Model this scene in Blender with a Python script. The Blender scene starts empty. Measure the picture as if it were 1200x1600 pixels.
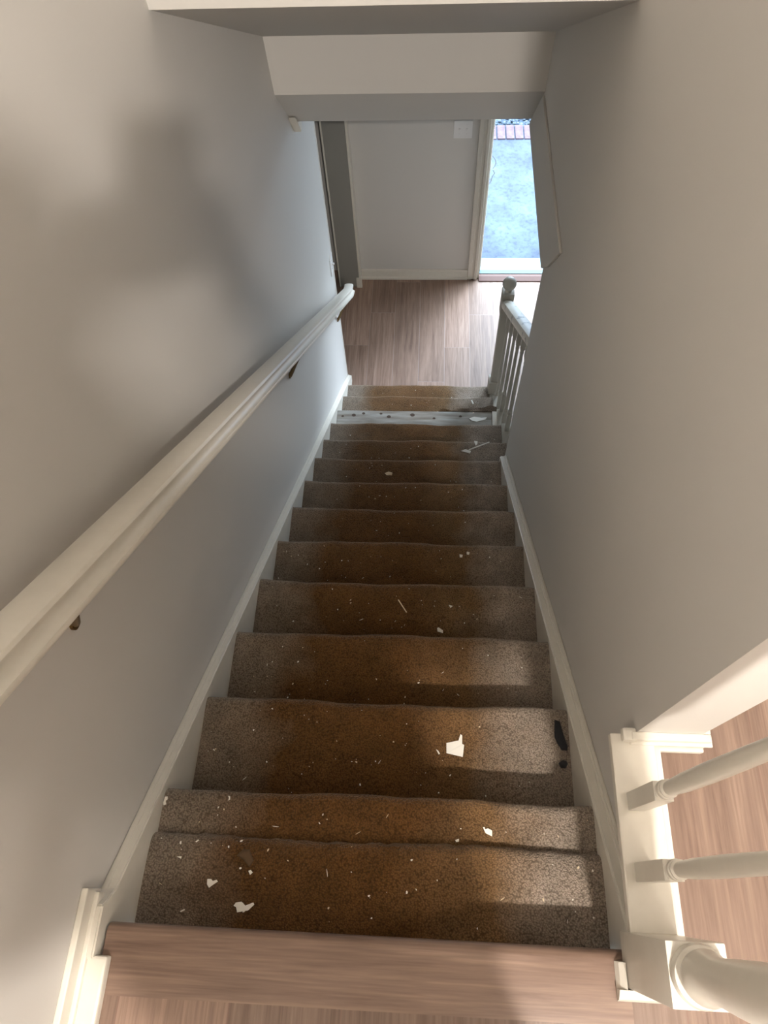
import bpy, bmesh, math, random
from mathutils import Vector, Matrix
random.seed(7)
S = bpy.context.scene
COL = S.collection

# ------------------------------------------------------------------ camera
cd = bpy.data.cameras.new('camera'); cam = bpy.data.objects.new('camera', cd); COL.objects.link(cam)
Fpx = 1109.05
cd.sensor_fit = 'VERTICAL'; cd.sensor_height = 32.0; cd.lens = 32.0 * Fpx / 1600.0
cd.clip_start = 0.01; cd.clip_end = 200
r_ = Vector((0.998154, 0.045109, -0.040675)); d_ = Vector((0.02077, -0.882782, -0.469323)); f_ = Vector((-0.057077, 0.467611, -0.882089))
m = Matrix.Identity(4)
for k in range(3):
    m[k][0] = r_[k]; m[k][1] = -d_[k]; m[k][2] = -f_[k]
m.translation = Vector((0.045226, 0.067986, 1.413278))
cam.matrix_world = m
S.camera = cam

# ------------------------------------------------------------------ light
w = bpy.data.worlds.new('world'); S.world = w; w.use_nodes = True
wn = w.node_tree; bg = wn.nodes['Background']
bg.inputs['Color'].default_value = (0.68, 0.84, 1.0, 1); bg.inputs['Strength'].default_value = 16.0

def lamp(name, kind, loc, energy, color, size, rot=None):
    l = bpy.data.lights.new(name, kind); l.energy = energy; l.color = color
    o = bpy.data.objects.new(name, l); COL.objects.link(o); o.location = loc
    if kind in ('POINT', 'SPOT'): l.shadow_soft_size = size
    if rot: o.rotation_euler = rot
    return o, l
LAMP = (0.485, -0.95, 2.11)
lamp('landing_bulb', 'POINT', LAMP, 258, (1.0, 0.93, 0.855), 0.034)
lamp('hall_fill', 'POINT', (2.20, 0.60, 2.15), 42, (1.0, 0.90, 0.80), 0.08)  # added fill with no known source, brightens by bounce from the right hall
lamp('upper_hall_fill', 'POINT', (1.30, -1.90, 2.08), 48, (1.0, 0.91, 0.81), 0.22)  # added soft fill that lifts the shaded left wall, no known source
po, pl = lamp('door_portal', 'AREA', (0.88, 4.40, -1.55), 1, (1, 1, 1), 1, (math.radians(-90), 0, 0))
pl.shape = 'RECTANGLE'; pl.size = 0.95; pl.size_y = 2.1; pl.cycles.is_portal = True

so, sl_ = lamp('daylight_sun', 'SUN', (3, 8, 5), 8.0, (0.68, 0.82, 1.0), 0)
sl_.angle = math.radians(24)
so.rotation_euler = Vector((-0.60, -0.78, -0.56)).to_track_quat('-Z', 'Y').to_euler()

S.view_settings.view_transform = 'Standard'; S.view_settings.look = 'None'
S.view_settings.gamma = 1.0; S.view_settings.use_curve_mapping = False
S.view_settings.exposure = 0.06

# ------------------------------------------------------------------ materials
def mat(name, col, rough=0.6, spec=0.3, metal=0.0, build=None):
    M = bpy.data.materials.new(name); M.use_nodes = True
    nt = M.node_tree; b = nt.nodes['Principled BSDF']
    b.inputs['Base Color'].default_value = (*col, 1); b.inputs['Roughness'].default_value = rough
    b.inputs['Specular IOR Level'].default_value = spec; b.inputs['Metallic'].default_value = metal
    if build: build(nt, b)
    return M
def N(nt, t, **kw):
    n = nt.nodes.new(t)
    for k, v in kw.items():
        if k in n.inputs: n.inputs[k].default_value = v
        else: setattr(n, k, v)
    return n
def coords(nt, scale=(1, 1, 1), rot=(0, 0, 0), loc=(0, 0, 0)):
    t = N(nt, 'ShaderNodeTexCoord'); mp = N(nt, 'ShaderNodeMapping')
    mp.inputs['Scale'].default_value = scale; mp.inputs['Rotation'].default_value = rot; mp.inputs['Location'].default_value = loc
    nt.links.new(t.outputs['Object'], mp.inputs['Vector']); return mp.outputs['Vector']
def ramp(nt, fac, stops):
    r = N(nt, 'ShaderNodeValToRGB'); e = r.color_ramp.elements
    while len(e) > 1: e.remove(e[-1])
    e[0].position = stops[0][0]; e[0].color = (*stops[0][1], 1)
    for p, c in stops[1:]:
        x = e.new(p); x.color = (*c, 1)
    nt.links.new(fac, r.inputs['Fac']); return r.outputs['Color']
def mixc(nt, a, b, fac, mode='MIX'):
    x = N(nt, 'ShaderNodeMix', data_type='RGBA', blend_type=mode)
    for s, v in ((x.inputs[6], a), (x.inputs[7], b), (x.inputs[0], fac)):
        if hasattr(v, 'is_linked') or hasattr(v, 'links'): nt.links.new(v, s)
        elif isinstance(v, (int, float)): s.default_value = v
        else: s.default_value = (*v, 1)
    return x.outputs[2]
def bump(nt, b, h, strength, dist):
    n = N(nt, 'ShaderNodeBump'); n.inputs['Strength'].default_value = strength; n.inputs['Distance'].default_value = dist
    nt.links.new(h, n.inputs['Height']); nt.links.new(n.outputs['Normal'], b.inputs['Normal'])

def b_wall(nt, b):
    n = N(nt, 'ShaderNodeTexNoise'); n.inputs['Scale'].default_value = 260; nt.links.new(coords(nt), n.inputs['Vector'])
    bump(nt, b, n.outputs['Fac'], 0.08, 0.0008)
wall = mat('painted_wall', (0.585, 0.562, 0.527), 0.62, 0.25, build=b_wall)
ceil = mat('ceiling_paint', (0.66, 0.64, 0.60), 0.8, 0.1)
def b_trim(nt, b):
    n = N(nt, 'ShaderNodeTexNoise'); n.inputs['Scale'].default_value = 40; nt.links.new(coords(nt), n.inputs['Vector'])
    c = ramp(nt, n.outputs['Fac'], [(0.3, (0.665, 0.625, 0.545)), (0.7, (0.69, 0.65, 0.57))])
    nt.links.new(c, b.inputs['Base Color']); bump(nt, b, n.outputs['Fac'], 0.1, 0.001)
trim = mat('cream_gloss_paint', (0.70, 0.66, 0.58), 0.32, 0.5, build=b_trim)
def b_worn(nt, b):
    n = N(nt, 'ShaderNodeTexNoise'); n.inputs['Scale'].default_value = 22; n.inputs['Detail'].default_value = 6; nt.links.new(coords(nt, (1, .35, 1)), n.inputs['Vector'])
    c = ramp(nt, n.outputs['Fac'], [(0.0, (0.70, 0.66, 0.58)), (0.60, (0.68, 0.64, 0.56)), (0.64, (0.20, 0.19, 0.16)), (0.70, (0.60, 0.57, 0.50))])
    nt.links.new(c, b.inputs['Base Color'])
wornpaint = mat('worn_cream_paint', (0.68, 0.64, 0.56), 0.4, 0.4, build=b_worn)

def wood(name, along, w_, L_, off=(0, 0), tint=1.0, rowshift=-0.43, mortar=(0.17, 0.10, 0.075)):
    def bb(nt, b):
        rz = 0 if along == 'x' else math.radians(90)
        t = N(nt, 'ShaderNodeTexCoord'); sp = N(nt, 'ShaderNodeSeparateXYZ'); cb = N(nt, 'ShaderNodeCombineXYZ')
        nt.links.new(t.outputs['Object'], sp.inputs[0])
        a, c_ = (0, 1) if along == 'x' else (1, 0)
        m1 = N(nt, 'ShaderNodeMath', operation='ADD'); m1.inputs[1].default_value = off[0]
        m2 = N(nt, 'ShaderNodeMath', operation='ADD'); m2.inputs[1].default_value = off[1]
        nt.links.new(sp.outputs[a], m1.inputs[0]); nt.links.new(sp.outputs[c_], m2.inputs[0])
        dv = N(nt, 'ShaderNodeMath', operation='DIVIDE'); dv.inputs[1].default_value = w_; nt.links.new(m2.outputs[0], dv.inputs[0])
        fl = N(nt, 'ShaderNodeMath', operation='FLOOR'); nt.links.new(dv.outputs[0], fl.inputs[0])
        ma = N(nt, 'ShaderNodeMath', operation='MULTIPLY_ADD'); ma.inputs[1].default_value = rowshift; nt.links.new(fl.outputs[0], ma.inputs[0]); nt.links.new(m1.outputs[0], ma.inputs[2])
        nt.links.new(ma.outputs[0], cb.inputs[0]); nt.links.new(m2.outputs[0], cb.inputs[1])
        br = N(nt, 'ShaderNodeTexBrick'); br.offset = 0.0; br.offset_frequency = 2
        br.inputs['Scale'].default_value = 1; br.inputs['Brick Width'].default_value = L_; br.inputs['Row Height'].default_value = w_
        br.inputs['Mortar Size'].default_value = 0.0011; br.inputs['Mortar Smooth'].default_value = 0.3
        br.inputs['Color1'].default_value = (0, 0, 0, 1); br.inputs['Color2'].default_value = (1, 1, 1, 1); br.inputs['Mortar'].default_value = (.5, .5, .5, 1)
        nt.links.new(cb.outputs[0], br.inputs['Vector'])
        # per-plank shifted grain
        bw = N(nt, 'ShaderNodeRGBToBW'); nt.links.new(br.outputs['Color'], bw.inputs[0])
        cb2 = N(nt, 'ShaderNodeCombineXYZ'); sc = N(nt, 'ShaderNodeMath', operation='MULTIPLY'); sc.inputs[1].default_value = 9.0
        nt.links.new(bw.outputs[0], sc.inputs[0]); nt.links.new(sc.outputs[0], cb2.inputs[2])
        ad = N(nt, 'ShaderNodeVectorMath', operation='ADD'); nt.links.new(cb.outputs[0], ad.inputs[0]); nt.links.new(cb2.outputs[0], ad.inputs[1])
        mp = N(nt, 'ShaderNodeMapping'); mp.inputs['Scale'].default_value = (1.3, 26, 1); nt.links.new(ad.outputs[0], mp.inputs['Vector'])
        n1 = N(nt, 'ShaderNodeTexNoise'); n1.inputs['Scale'].default_value = 1.6; n1.inputs['Detail'].default_value = 8; n1.inputs['Roughness'].default_value = .62; n1.inputs['Distortion'].default_value = 0.7
        nt.links.new(mp.outputs[0], n1.inputs['Vector'])
        mp3 = N(nt, 'ShaderNodeMapping'); mp3.inputs['Scale'].default_value = (5, 130, 1); nt.links.new(ad.outputs[0], mp3.inputs['Vector'])
        n2 = N(nt, 'ShaderNodeTexNoise'); n2.inputs['Scale'].default_value = 2.0; n2.inputs['Detail'].default_value = 4; nt.links.new(mp3.outputs[0], n2.inputs['Vector'])
        k = tint
        c1 = ramp(nt, n1.outputs['Fac'], [(0.25, (0.15*k, 0.092*k, 0.066*k)), (0.42, (0.265*k, 0.172*k, 0.128*k)), (0.58, (0.335*k, 0.225*k, 0.170*k)), (0.78, (0.42*k, 0.30*k, 0.235*k))])
        c2 = ramp(nt, n2.outputs['Fac'], [(0.3, (0.78, 0.76, 0.74)), (0.7, (1.05, 1.05, 1.05))])
        c3 = mixc(nt, c1, c2, 1.0, 'MULTIPLY')
        tone = ramp(nt, bw.outputs[0], [(0, (0.74, 0.73, 0.72)), (1, (1.14, 1.14, 1.14))])
        c4 = mixc(nt, c3, tone, 1.0, 'MULTIPLY')
        c5 = mixc(nt, c4, mortar, br.outputs['Fac'])
        nt.links.new(c5, b.inputs['Base Color'])
        inv = N(nt, 'ShaderNodeMath', operation='SUBTRACT'); inv.inputs[0].default_value = 1; nt.links.new(br.outputs['Fac'], inv.inputs[1])
        av = N(nt, 'ShaderNodeMath', operation='ADD'); nt.links.new(inv.outputs[0], av.inputs[0])
        s2 = N(nt, 'ShaderNodeMath', operation='MULTIPLY'); s2.inputs[1].default_value = .25; nt.links.new(n2.outputs['Fac'], s2.inputs[0]); nt.links.new(s2.outputs[0], av.inputs[1])
        bump(nt, b, av.outputs[0], 0.25, 0.001)
    return mat(name, (.35, .22, .16), 0.42, 0.4, build=bb)
wood_low = wood('oak_laminate_lower', 'y', 0.187, 1.3, off=(3.127, 0.021 + 0.187 * 20), rowshift=-0.321, mortar=(0.33, 0.27, 0.24))
wood_up = wood('oak_laminate_upper', 'y', 0.187, 1.3, off=(0.11, 0.075 + 0.187 * 20), tint=0.72)
wood_nose = wood('oak_laminate_nosing', 'x', 0.5, 6.0, off=(3.1, 0.25), tint=0.82)
threshold_wood = mat('reddish_threshold_wood', (0.11, 0.055, 0.042), 0.45)

def b_carpet(nt, b):
    t = N(nt, 'ShaderNodeTexCoord')
    v = N(nt, 'ShaderNodeTexVoronoi'); v.inputs['Scale'].default_value = 290
    nd = N(nt, 'ShaderNodeTexNoise'); nd.inputs['Scale'].default_value = 90; nt.links.new(t.outputs['Object'], nd.inputs['Vector'])
    ad = N(nt, 'ShaderNodeMix', data_type='RGBA', blend_type='LINEAR_LIGHT'); ad.inputs[0].default_value = 0.0022
    nt.links.new(t.outputs['Object'], ad.inputs[6]); nt.links.new(nd.outputs['Color'], ad.inputs[7])
    nt.links.new(ad.outputs[2], v.inputs['Vector'])
    nf = N(nt, 'ShaderNodeTexNoise'); nf.inputs['Scale'].default_value = 420; nf.inputs['Detail'].default_value = 3; nt.links.new(t.outputs['Object'], nf.inputs['Vector'])
    # soiling: brown worn walking lane in the middle, paler edges, right one lightened to paint in lamplight
    sp = N(nt, 'ShaderNodeSeparateXYZ'); nt.links.new(t.outputs['Object'], sp.inputs[0])
    nb = N(nt, 'ShaderNodeTexNoise'); nb.inputs['Scale'].default_value = 7; nb.inputs['Detail'].default_value = 4; nt.links.new(t.outputs['Object'], nb.inputs['Vector'])
    sh = N(nt, 'ShaderNodeMath', operation='MULTIPLY_ADD'); sh.inputs[1].default_value = 0.22; nt.links.new(nb.outputs['Fac'], sh.inputs[0]); nt.links.new(sp.outputs[0], sh.inputs[2])
    pos = N(nt, 'ShaderNodeMapRange'); pos.inputs['From Min'].default_value = -0.50 + 0.11; pos.inputs['From Max'].default_value = 0.47 + 0.11
    nt.links.new(sh.outputs[0], pos.inputs['Value'])
    edge = (0.225, 0.184, 0.148); mid = (0.112, 0.054, 0.017)
    lane = ramp(nt, pos.outputs[0], [(0.0, edge), (0.10, (0.195, 0.148, 0.108)), (0.22, mid), (0.52, (0.118, 0.055, 0.016)), (0.70, (0.165, 0.095, 0.042)), (0.84, (0.300, 0.245, 0.200)), (1.0, edge)])
    nm = N(nt, 'ShaderNodeTexNoise'); nm.inputs['Scale'].default_value = 18; nm.inputs['Detail'].default_value = 5; nt.links.new(t.outputs['Object'], nm.inputs['Vector'])
    mott = ramp(nt, nm.outputs['Fac'], [(0.25, (0.78, 0.78, 0.76)), (0.75, (1.16, 1.14, 1.12))])
    c = mixc(nt, lane, mott, 1.0, 'MULTIPLY')
    vr = ramp(nt, v.outputs['Distance'], [(0.0, (1.45, 1.43, 1.40)), (0.40, (1.0, 1.0, 1.0)), (0.80, (0.50, 0.48, 0.45))])
    c = mixc(nt, c, vr, 1.0, 'MULTIPLY')
    nt.links.new(c, b.inputs['Base Color'])
    h = N(nt, 'ShaderNodeMath', operation='SUBTRACT'); h.inputs[0].default_value = 1; nt.links.new(v.outputs['Distance'], h.inputs[1])
    h2 = N(nt, 'ShaderNodeMath', operation='MULTIPLY_ADD'); h2.inputs[1].default_value = .35; nt.links.new(nf.outputs['Fac'], h2.inputs[0]); nt.links.new(h.outputs[0], h2.inputs[2])
    bump(nt, b, h2.outputs[0], 0.8, 0.0035)
    b.inputs['Sheen Weight'].default_value = 0.25; b.inputs['Sheen Roughness'].default_value = 0.5; b.inputs['Sheen Tint'].default_value = (0.9, 0.8, 0.7, 1)
carpet = mat('worn_brown_carpet', (.2, .11, .04), 0.95, 0.05, build=b_carpet)

def b_bare(nt, b):
    n = N(nt, 'ShaderNodeTexNoise'); n.inputs['Scale'].default_value = 5; n.inputs['Detail'].default_value = 6; nt.links.new(coords(nt, (1, 9, 9)), n.inputs['Vector'])
    c = ramp(nt, n.outputs['Fac'], [(0.3, (0.17, 0.14, 0.11)), (0.5, (0.28, 0.255, 0.22)), (0.7, (0.38, 0.37, 0.335))])
    nt.links.new(c, b.inputs['Base Color'])
bare = mat('dusty_bare_board', (.45, .42, .37), 0.7, 0.2, build=b_bare)
knotm = mat('dark_wood_knot', (0.07, 0.045, 0.03), 0.8)
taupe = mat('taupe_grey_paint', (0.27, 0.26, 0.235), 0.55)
shaded_trim = mat('backlit_shade_paint', (0.40, 0.37, 0.315), 0.45)  # cream paint darkened to stand in for backlit shade on the lower balustrade
dark = mat('dark_gap', (0.02, 0.018, 0.016), 0.9)
chipm = mat('white_paint_chip', (0.80, 0.77, 0.70), 0.5)
tanm = mat('pale_splinter', (0.62, 0.50, 0.34), 0.7)
blackm = mat('black_cloth', (0.018, 0.018, 0.020), 0.85)
fluffm = mat('brown_fluff', (0.09, 0.055, 0.028), 0.95)
brass = mat('aged_brass', (0.20, 0.13, 0.055), 0.45, 0.5, 0.9)
plastic = mat('white_switch_plastic', (0.72, 0.71, 0.70), 0.35, 0.5)
metal = mat('pale_sill_metal', (0.055, 0.085, 0.09), 0.35, 0.5, 0.5)
def b_conc(nt, b):
    n = N(nt, 'ShaderNodeTexNoise'); n.inputs['Scale'].default_value = 3.2; n.inputs['Detail'].default_value = 9; nt.links.new(coords(nt), n.inputs['Vector'])
    n2 = N(nt, 'ShaderNodeTexNoise'); n2.inputs['Scale'].default_value = 34; n2.inputs['Detail'].default_value = 6; nt.links.new(coords(nt), n2.inputs['Vector'])
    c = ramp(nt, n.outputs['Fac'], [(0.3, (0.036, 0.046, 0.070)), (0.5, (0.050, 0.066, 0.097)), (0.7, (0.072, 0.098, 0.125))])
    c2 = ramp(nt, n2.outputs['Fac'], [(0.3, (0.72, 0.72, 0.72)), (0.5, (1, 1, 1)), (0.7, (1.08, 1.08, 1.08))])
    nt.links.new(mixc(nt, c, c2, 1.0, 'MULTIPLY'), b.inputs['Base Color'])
conc = mat('patio_concrete', (.45, .48, .48), 0.85, 0.2, build=b_conc)
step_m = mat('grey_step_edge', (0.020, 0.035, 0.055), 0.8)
def b_brick(nt, b):
    n = N(nt, 'ShaderNodeTexNoise'); n.inputs['Scale'].default_value = 25; n.inputs['Detail'].default_value = 5; nt.links.new(coords(nt), n.inputs['Vector'])
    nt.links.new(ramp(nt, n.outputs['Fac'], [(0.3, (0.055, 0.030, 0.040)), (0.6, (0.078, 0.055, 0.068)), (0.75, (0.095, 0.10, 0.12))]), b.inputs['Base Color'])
brick = mat('pale_red_brick', (.55, .32, .3), 0.85, build=b_brick)
def b_grav(nt, b):
    n = N(nt, 'ShaderNodeTexVoronoi'); n.inputs['Scale'].default_value = 30; nt.links.new(coords(nt), n.inputs['Vector'])
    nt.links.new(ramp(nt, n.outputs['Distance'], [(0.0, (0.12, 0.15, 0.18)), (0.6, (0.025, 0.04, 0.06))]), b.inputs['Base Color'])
gravel = mat('grey_gravel', (.4, .45, .5), 0.9, build=b_grav)

# ------------------------------------------------------------------ mesh helpers
def linkobj(name, bm, mats, parent=None, smooth=False, origin=None):
    bmesh.ops.recalc_face_normals(bm, faces=bm.faces)
    if origin is not None: bmesh.ops.translate(bm, verts=bm.verts, vec=-Vector(origin))
    me = bpy.data.meshes.new(name); bm.to_mesh(me); bm.free()
    for x in (mats if isinstance(mats, (list, tuple)) else [mats]): me.materials.append(x)
    if smooth:
        for p in me.polygons: p.use_smooth = True
        try: me.set_sharp_from_angle(angle=math.radians(38))
        except Exception: pass
    o = bpy.data.objects.new(name, me); COL.objects.link(o)
    if parent is not None:
        o.parent = parent
        if origin is not None:
            pw = Vector((0, 0, 0)); q = parent
            while q: pw += q.location; q = q.parent
            o.location = Vector(origin) - pw
    elif origin is not None: o.location = origin
    return o
def box(bm, a, b, mi=0, bev=0.0, seg=2):
    x0, y0, z0 = a; x1, y1, z1 = b
    t = bmesh.new()
    vs = [t.verts.new(p) for p in ((x0,y0,z0),(x1,y0,z0),(x1,y1,z0),(x0,y1,z0),(x0,y0,z1),(x1,y0,z1),(x1,y1,z1),(x0,y1,z1))]
    for f in ((0,3,2,1),(4,5,6,7),(0,1,5,4),(1,2,6,5),(2,3,7,6),(3,0,4,7)): t.faces.new([vs[i] for i in f])
    if bev > 0: bmesh.ops.bevel(t, geom=t.edges[:], offset=bev, segments=seg, affect='EDGES', profile=0.6)
    merge(bm, t, mi)
def merge(bm, t, mi=0):
    mp = {}
    for v in t.verts: mp[v] = bm.verts.new(v.co)
    for f in t.faces:
        try:
            g = bm.faces.new([mp[v] for v in f.verts]); g.material_index = mi
        except ValueError: pass
    t.free()
def prism(bm, pts, axis, a, b, mi=0, bev=0):
    """polygon pts (2-D) extruded along axis from a to b; the 2-D axes are the remaining ones in xyz order"""
    t = bmesh.new()
    def P(p, v):
        l = list(p); l.insert(axis, v); return l
    A = [t.verts.new(P(p, a)) for p in pts]; B = [t.verts.new(P(p, b)) for p in pts]
    n = len(pts)
    t.faces.new(A); t.faces.new(B[::-1])
    for i in range(n): t.faces.new([A[i], B[i], B[(i+1) % n], A[(i+1) % n]][::-1])
    bmesh.ops.recalc_face_normals(t, faces=t.faces)
    if bev: bmesh.ops.bevel(t, geom=t.edges[:], offset=bev, segments=2, affect='EDGES')
    merge(bm, t, mi)
def lathe(bm, cx, cy, prof, seg=24, mi=0):
    rings = []
    for r, z in prof:
        if r < 1e-5: rings.append([bm.verts.new((cx, cy, z))])
        else: rings.append([bm.verts.new((cx + r*math.cos(2*math.pi*i/seg), cy + r*math.sin(2*math.pi*i/seg), z)) for i in range(seg)])
    for A, B in zip(rings, rings[1:]):
        for i in range(seg):
            j = (i+1) % seg
            q = [A[i % len(A)], A[j % len(A)], B[j % len(B)], B[i % len(B)]]
            u = []
            for v in q:
                if v not in u: u.append(v)
            if len(u) > 2: bm.faces.new(u).material_index = mi
def tube(bm, p0, p1, r0, r1=None, seg=12, mi=0, cap=True):
    r1 = r0 if r1 is None else r1
    p0, p1 = Vector(p0), Vector(p1); d = (p1-p0).normalized()
    u = d.cross(Vector((0, 0, 1)) if abs(d.z) < .9 else Vector((1, 0, 0))).normalized(); v = d.cross(u)
    A = [bm.verts.new(p0 + r0*(math.cos(2*math.pi*i/seg)*u + math.sin(2*math.pi*i/seg)*v)) for i in range(seg)]
    B = [bm.verts.new(p1 + r1*(math.cos(2*math.pi*i/seg)*u + math.sin(2*math.pi*i/seg)*v)) for i in range(seg)]
    for i in range(seg): bm.faces.new([A[i], A[(i+1) % seg], B[(i+1) % seg], B[i]])
    if cap: bm.faces.new(A[::-1]); bm.faces.new(B)
def empty(name, loc, label=None, cat=None, group=None):
    o = bpy.data.objects.new(name, None); COL.objects.link(o); o.location = loc; o.empty_display_size = 0.1
    if label: tag(o, label, cat, group)
    return o
def tag(o, label, cat, group=None):
    o['label'] = label; o['category'] = cat
    if group: o['group'] = group
    return o
def struct(name, bm, m, smooth=False, label=None):
    o = linkobj(name, bm, m, smooth=smooth); o['kind'] = 'structure'
    if label: o['label'] = label
    return o
BM = bmesh.new

# ------------------------------------------------------------------ dimensions
R_, T_ = 0.19, 0.23996           # rise and run of a step
XW = -0.527                      # left wall face
XL, XR, XR2 = -0.497, 0.4067, 0.4646
RW = 0.440                       # right wall face
ZF = -2.66                       # lower floor
ZC = -0.39                       # lower ceiling
UC = 2.27                        # upper ceiling
YE = 2.0                         # right wall lower part ends here
YF = 4.32                        # far wall face

# ------------------------------------------------------------------ structure
bm = BM(); box(bm, (XW-.12, -3.2, ZF), (XW, 3.30, UC)); struct('wall_left', bm, wall, label='plain off-white wall on the left of the stairs')
bm = BM()
prism(bm, [(0.34, -0.05), (0.34, UC), (2.57, UC), (2.57, ZC), (YE, ZC), (YE, ZF), (0.34, ZF)], 0, RW, 0.557)
struct('wall_right', bm, wall, label='grey off-white wall on the right of the stairs, ending above the lower balustrade')
# wall below the landing edge of the right-hand hall
bm = BM(); box(bm, (RW, -0.16, ZF), (0.557, 0.34, -0.012)); struct('wall_curb', bm, wall)
# header above the lower part of the flight
bm = BM()
prism(bm, [(1.60, 0.65), (1.60, UC), (2.9, UC), (2.9, ZC+.02), (2.80, ZC+.02), (2.578, -0.125), (2.555, 0.087)], 0, XW-.001, RW)
prism(bm, [(2.57, ZC), (2.57, UC), (2.9, UC), (2.9, ZC)], 0, RW, 0.557)
struct('wall_header', bm, wall, label='sloping soffit and header wall across the top of the stairwell')
# band moulding on the right wall and the small moulding end on the left wall
bm = BM()
prism(bm, [(1.765, -0.115), (2.572, -0.135), (2.79, -0.372), (2.80, ZC-.004), (2.001, ZC-.004), (1.90, -0.295)], 0, RW-.008, RW, bev=.002)
struct('trim_1', bm, wall, label='pale flat band along the bottom edge of the right wall')
bm = BM()
prism(bm, [(2.74, -0.315), (2.80, -0.372), (2.86, -0.372), (2.87, -0.40), (2.84, -0.425), (2.82, -0.43), (2.80, -0.40)], 0, XW, XW+.03, bev=.002)
struct('trim_2', bm, trim, label='end of a small moulding at the left wall under the header')
# far wall with door opening x .41-1.35
bm = BM()
DX0, DX1, DT = 0.425, 1.36, -0.58
box(bm, (-0.50, YF, ZF), (DX0, YF+.13, ZC)); box(bm, (DX1, YF, ZF), (1.9, YF+.13, ZC)); box(bm, (DX0, YF, DT), (DX1, YF+.13, ZC))
struct('wall_far', bm, wall, label='off-white end wall of the lower hall, between side opening and outside door')
# wall return that forms the side of the left-hand doorway
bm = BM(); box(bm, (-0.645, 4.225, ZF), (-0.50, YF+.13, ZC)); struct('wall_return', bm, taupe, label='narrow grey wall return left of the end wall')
bm = BM()
box(bm, (-0.50, 4.232, ZF), (-0.486, YF, ZC), bev=.002)
box(bm, (-0.655, 4.215, ZF), (-0.645, 4.33, ZC), bev=.002)
box(bm, (XW-.118, 3.30, ZF), (XW+.002, 3.318, ZC), bev=.003)
struct('trim_3', bm, trim, label='painted casing round the dark side opening')
# lower side room (dark) walls
bm = BM()
box(bm, (-2.6, 4.40, ZF), (-0.645, 4.52, ZC)); box(bm, (-2.7, 1.8, ZF), (-2.6, 4.52, ZC)); box(bm, (-2.6, 1.7, ZF), (XW-.12, 1.8, ZC))
struct('wall_sideroom', bm, wall)
bm = BM()
box(bm, (1.9, -0.6, ZF), (2.0, YF+.13, ZC)); box(bm, (0.557, -0.7, ZF), (2.0, -0.6, ZC))
struct('wall_hall', bm, wall)
# floors
bm = BM(); box(bm, (-2.6, -0.7, ZF-.1), (2.0, YF+.02, ZF)); box(bm, (-2.6, YF+.02, ZF-.1), (-0.5, YF+.13, ZF)); struct('floor_lower', bm, wood_low, label='brown wood-look plank floor at the foot of the stairs')
bm = BM()
box(bm, (XW, -3.2, -0.10), (3.2, -0.112, 0.0)); box(bm, (0.40, -0.112, -0.10), (3.2, -0.06, 0.0)); box(bm, (0.44, -0.06, -0.10), (3.2, 0.34, 0.0)); box(bm, (0.557, 0.34, -0.10), (3.2, 3.4, 0.0))
struct('floor_upper', bm, wood_up, label='pinkish-brown plank floor of the upper hall')
bm = BM(); box(bm, (XW-.2, -3.3, UC), (3.3, 3.5, UC+.1)); struct('ceiling_upper', bm, ceil)
bm = BM()
box(bm, (XW-2.1, 2.9, ZC), (2.0, YF+.13, ZC+.1)); box(bm, (0.557, -0.7, ZC), (2.0, 2.9, ZC+.1)); box(bm, (-2.7, 1.7, ZC), (XW-.12, 2.9, ZC+.1))
struct('ceiling_lower', bm, ceil)
bm = BM()
box(bm, (XW-.1, -3.3, 0), (3.3, -3.2, UC)); box(bm, (3.2, -3.2, -.1), (3.3, 3.5, UC)); box(bm, (0.557, 3.4, -.1), (3.3, 3.5, UC)); box(bm, (RW, 2.9, ZC), (.557, 3.5, UC))
struct('wall_back', bm, wall)
# under-stair closing and closed side under the open treads
bm = BM()
pts = [(-0.055, ZF)]
pts += [(13*T_-.055, ZF)]
for i in range(13, 0, -1): pts += [(i*T_-.055, -(i-0)*R_-.06), ((i-1)*T_-.055, -(i)*R_-.06)]
prism(bm, pts, 0, XL+.002, 0.44)
UNDER = bm

# ------------------------------------------------------------------ staircase
stairs = empty('staircase', (0, 0, 0), 'long straight staircase covered in worn brown carpet, leading down to the lower hall', 'staircase')
linkobj('understair_board', UNDER, trim, stairs)
def carpet_step(i, x0, x1):
    z = -i*R_; yb = (i-1)*T_ - 0.026; yn = i*T_; zn = z - R_
    if i == 1: yb = -0.03
    rr = 0.021; prof = [(yb, z)]
    for k in range(1, 9): prof.append((yb + (yn-rr-yb)*k/8, z))
    for k in range(1, 9):
        a = math.pi/2 - math.pi*0.85*k/8
        prof.append((yn-rr + rr*math.cos(a), z-rr + rr*math.sin(a)))
    prof += [(yn-0.026, z-0.048), (yn-0.026, z-0.11), (yn-0.026, zn-0.001)]
    bm = BM(); n = 46; rows = []
    rnd = random.Random(i*13); ph = [rnd.uniform(0, 6.28) for _ in range(4)]
    for s in range(n+1):
        x = x0 + (x1-x0)*s/n
        row = []
        for j, (y, zz) in enumerate(prof):
            wv = 0.0028*math.sin(x*9+ph[0]) + 0.0018*math.sin(x*23+ph[1]) + 0.0008*math.sin(x*57+ph[2])
            amt = max(0, (j-4)/6) if j < 11 else 1
            dz = 0.0016*math.sin(x*14+y*20+ph[3]) + rnd.uniform(-.0004, .0004)
            if j == 0: dz = 0
            row.append(bm.verts.new((x, y + wv*min(1, amt), zz + dz)))
        rows.append(row)
    for A, B in zip(rows, rows[1:]):
        for a in range(len(A)-1): bm.faces.new([A[a], A[a+1], B[a+1], B[a]])
    # side skins
    for row in (rows[0], rows[-1]):
        base = [bm.verts.new((row[0].co.x, yb, zn-0.001))]
        try: bm.faces.new(row + base)
        except ValueError: pass
    return bm
def xr(i): return XR if i <= 8 else XR2
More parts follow.
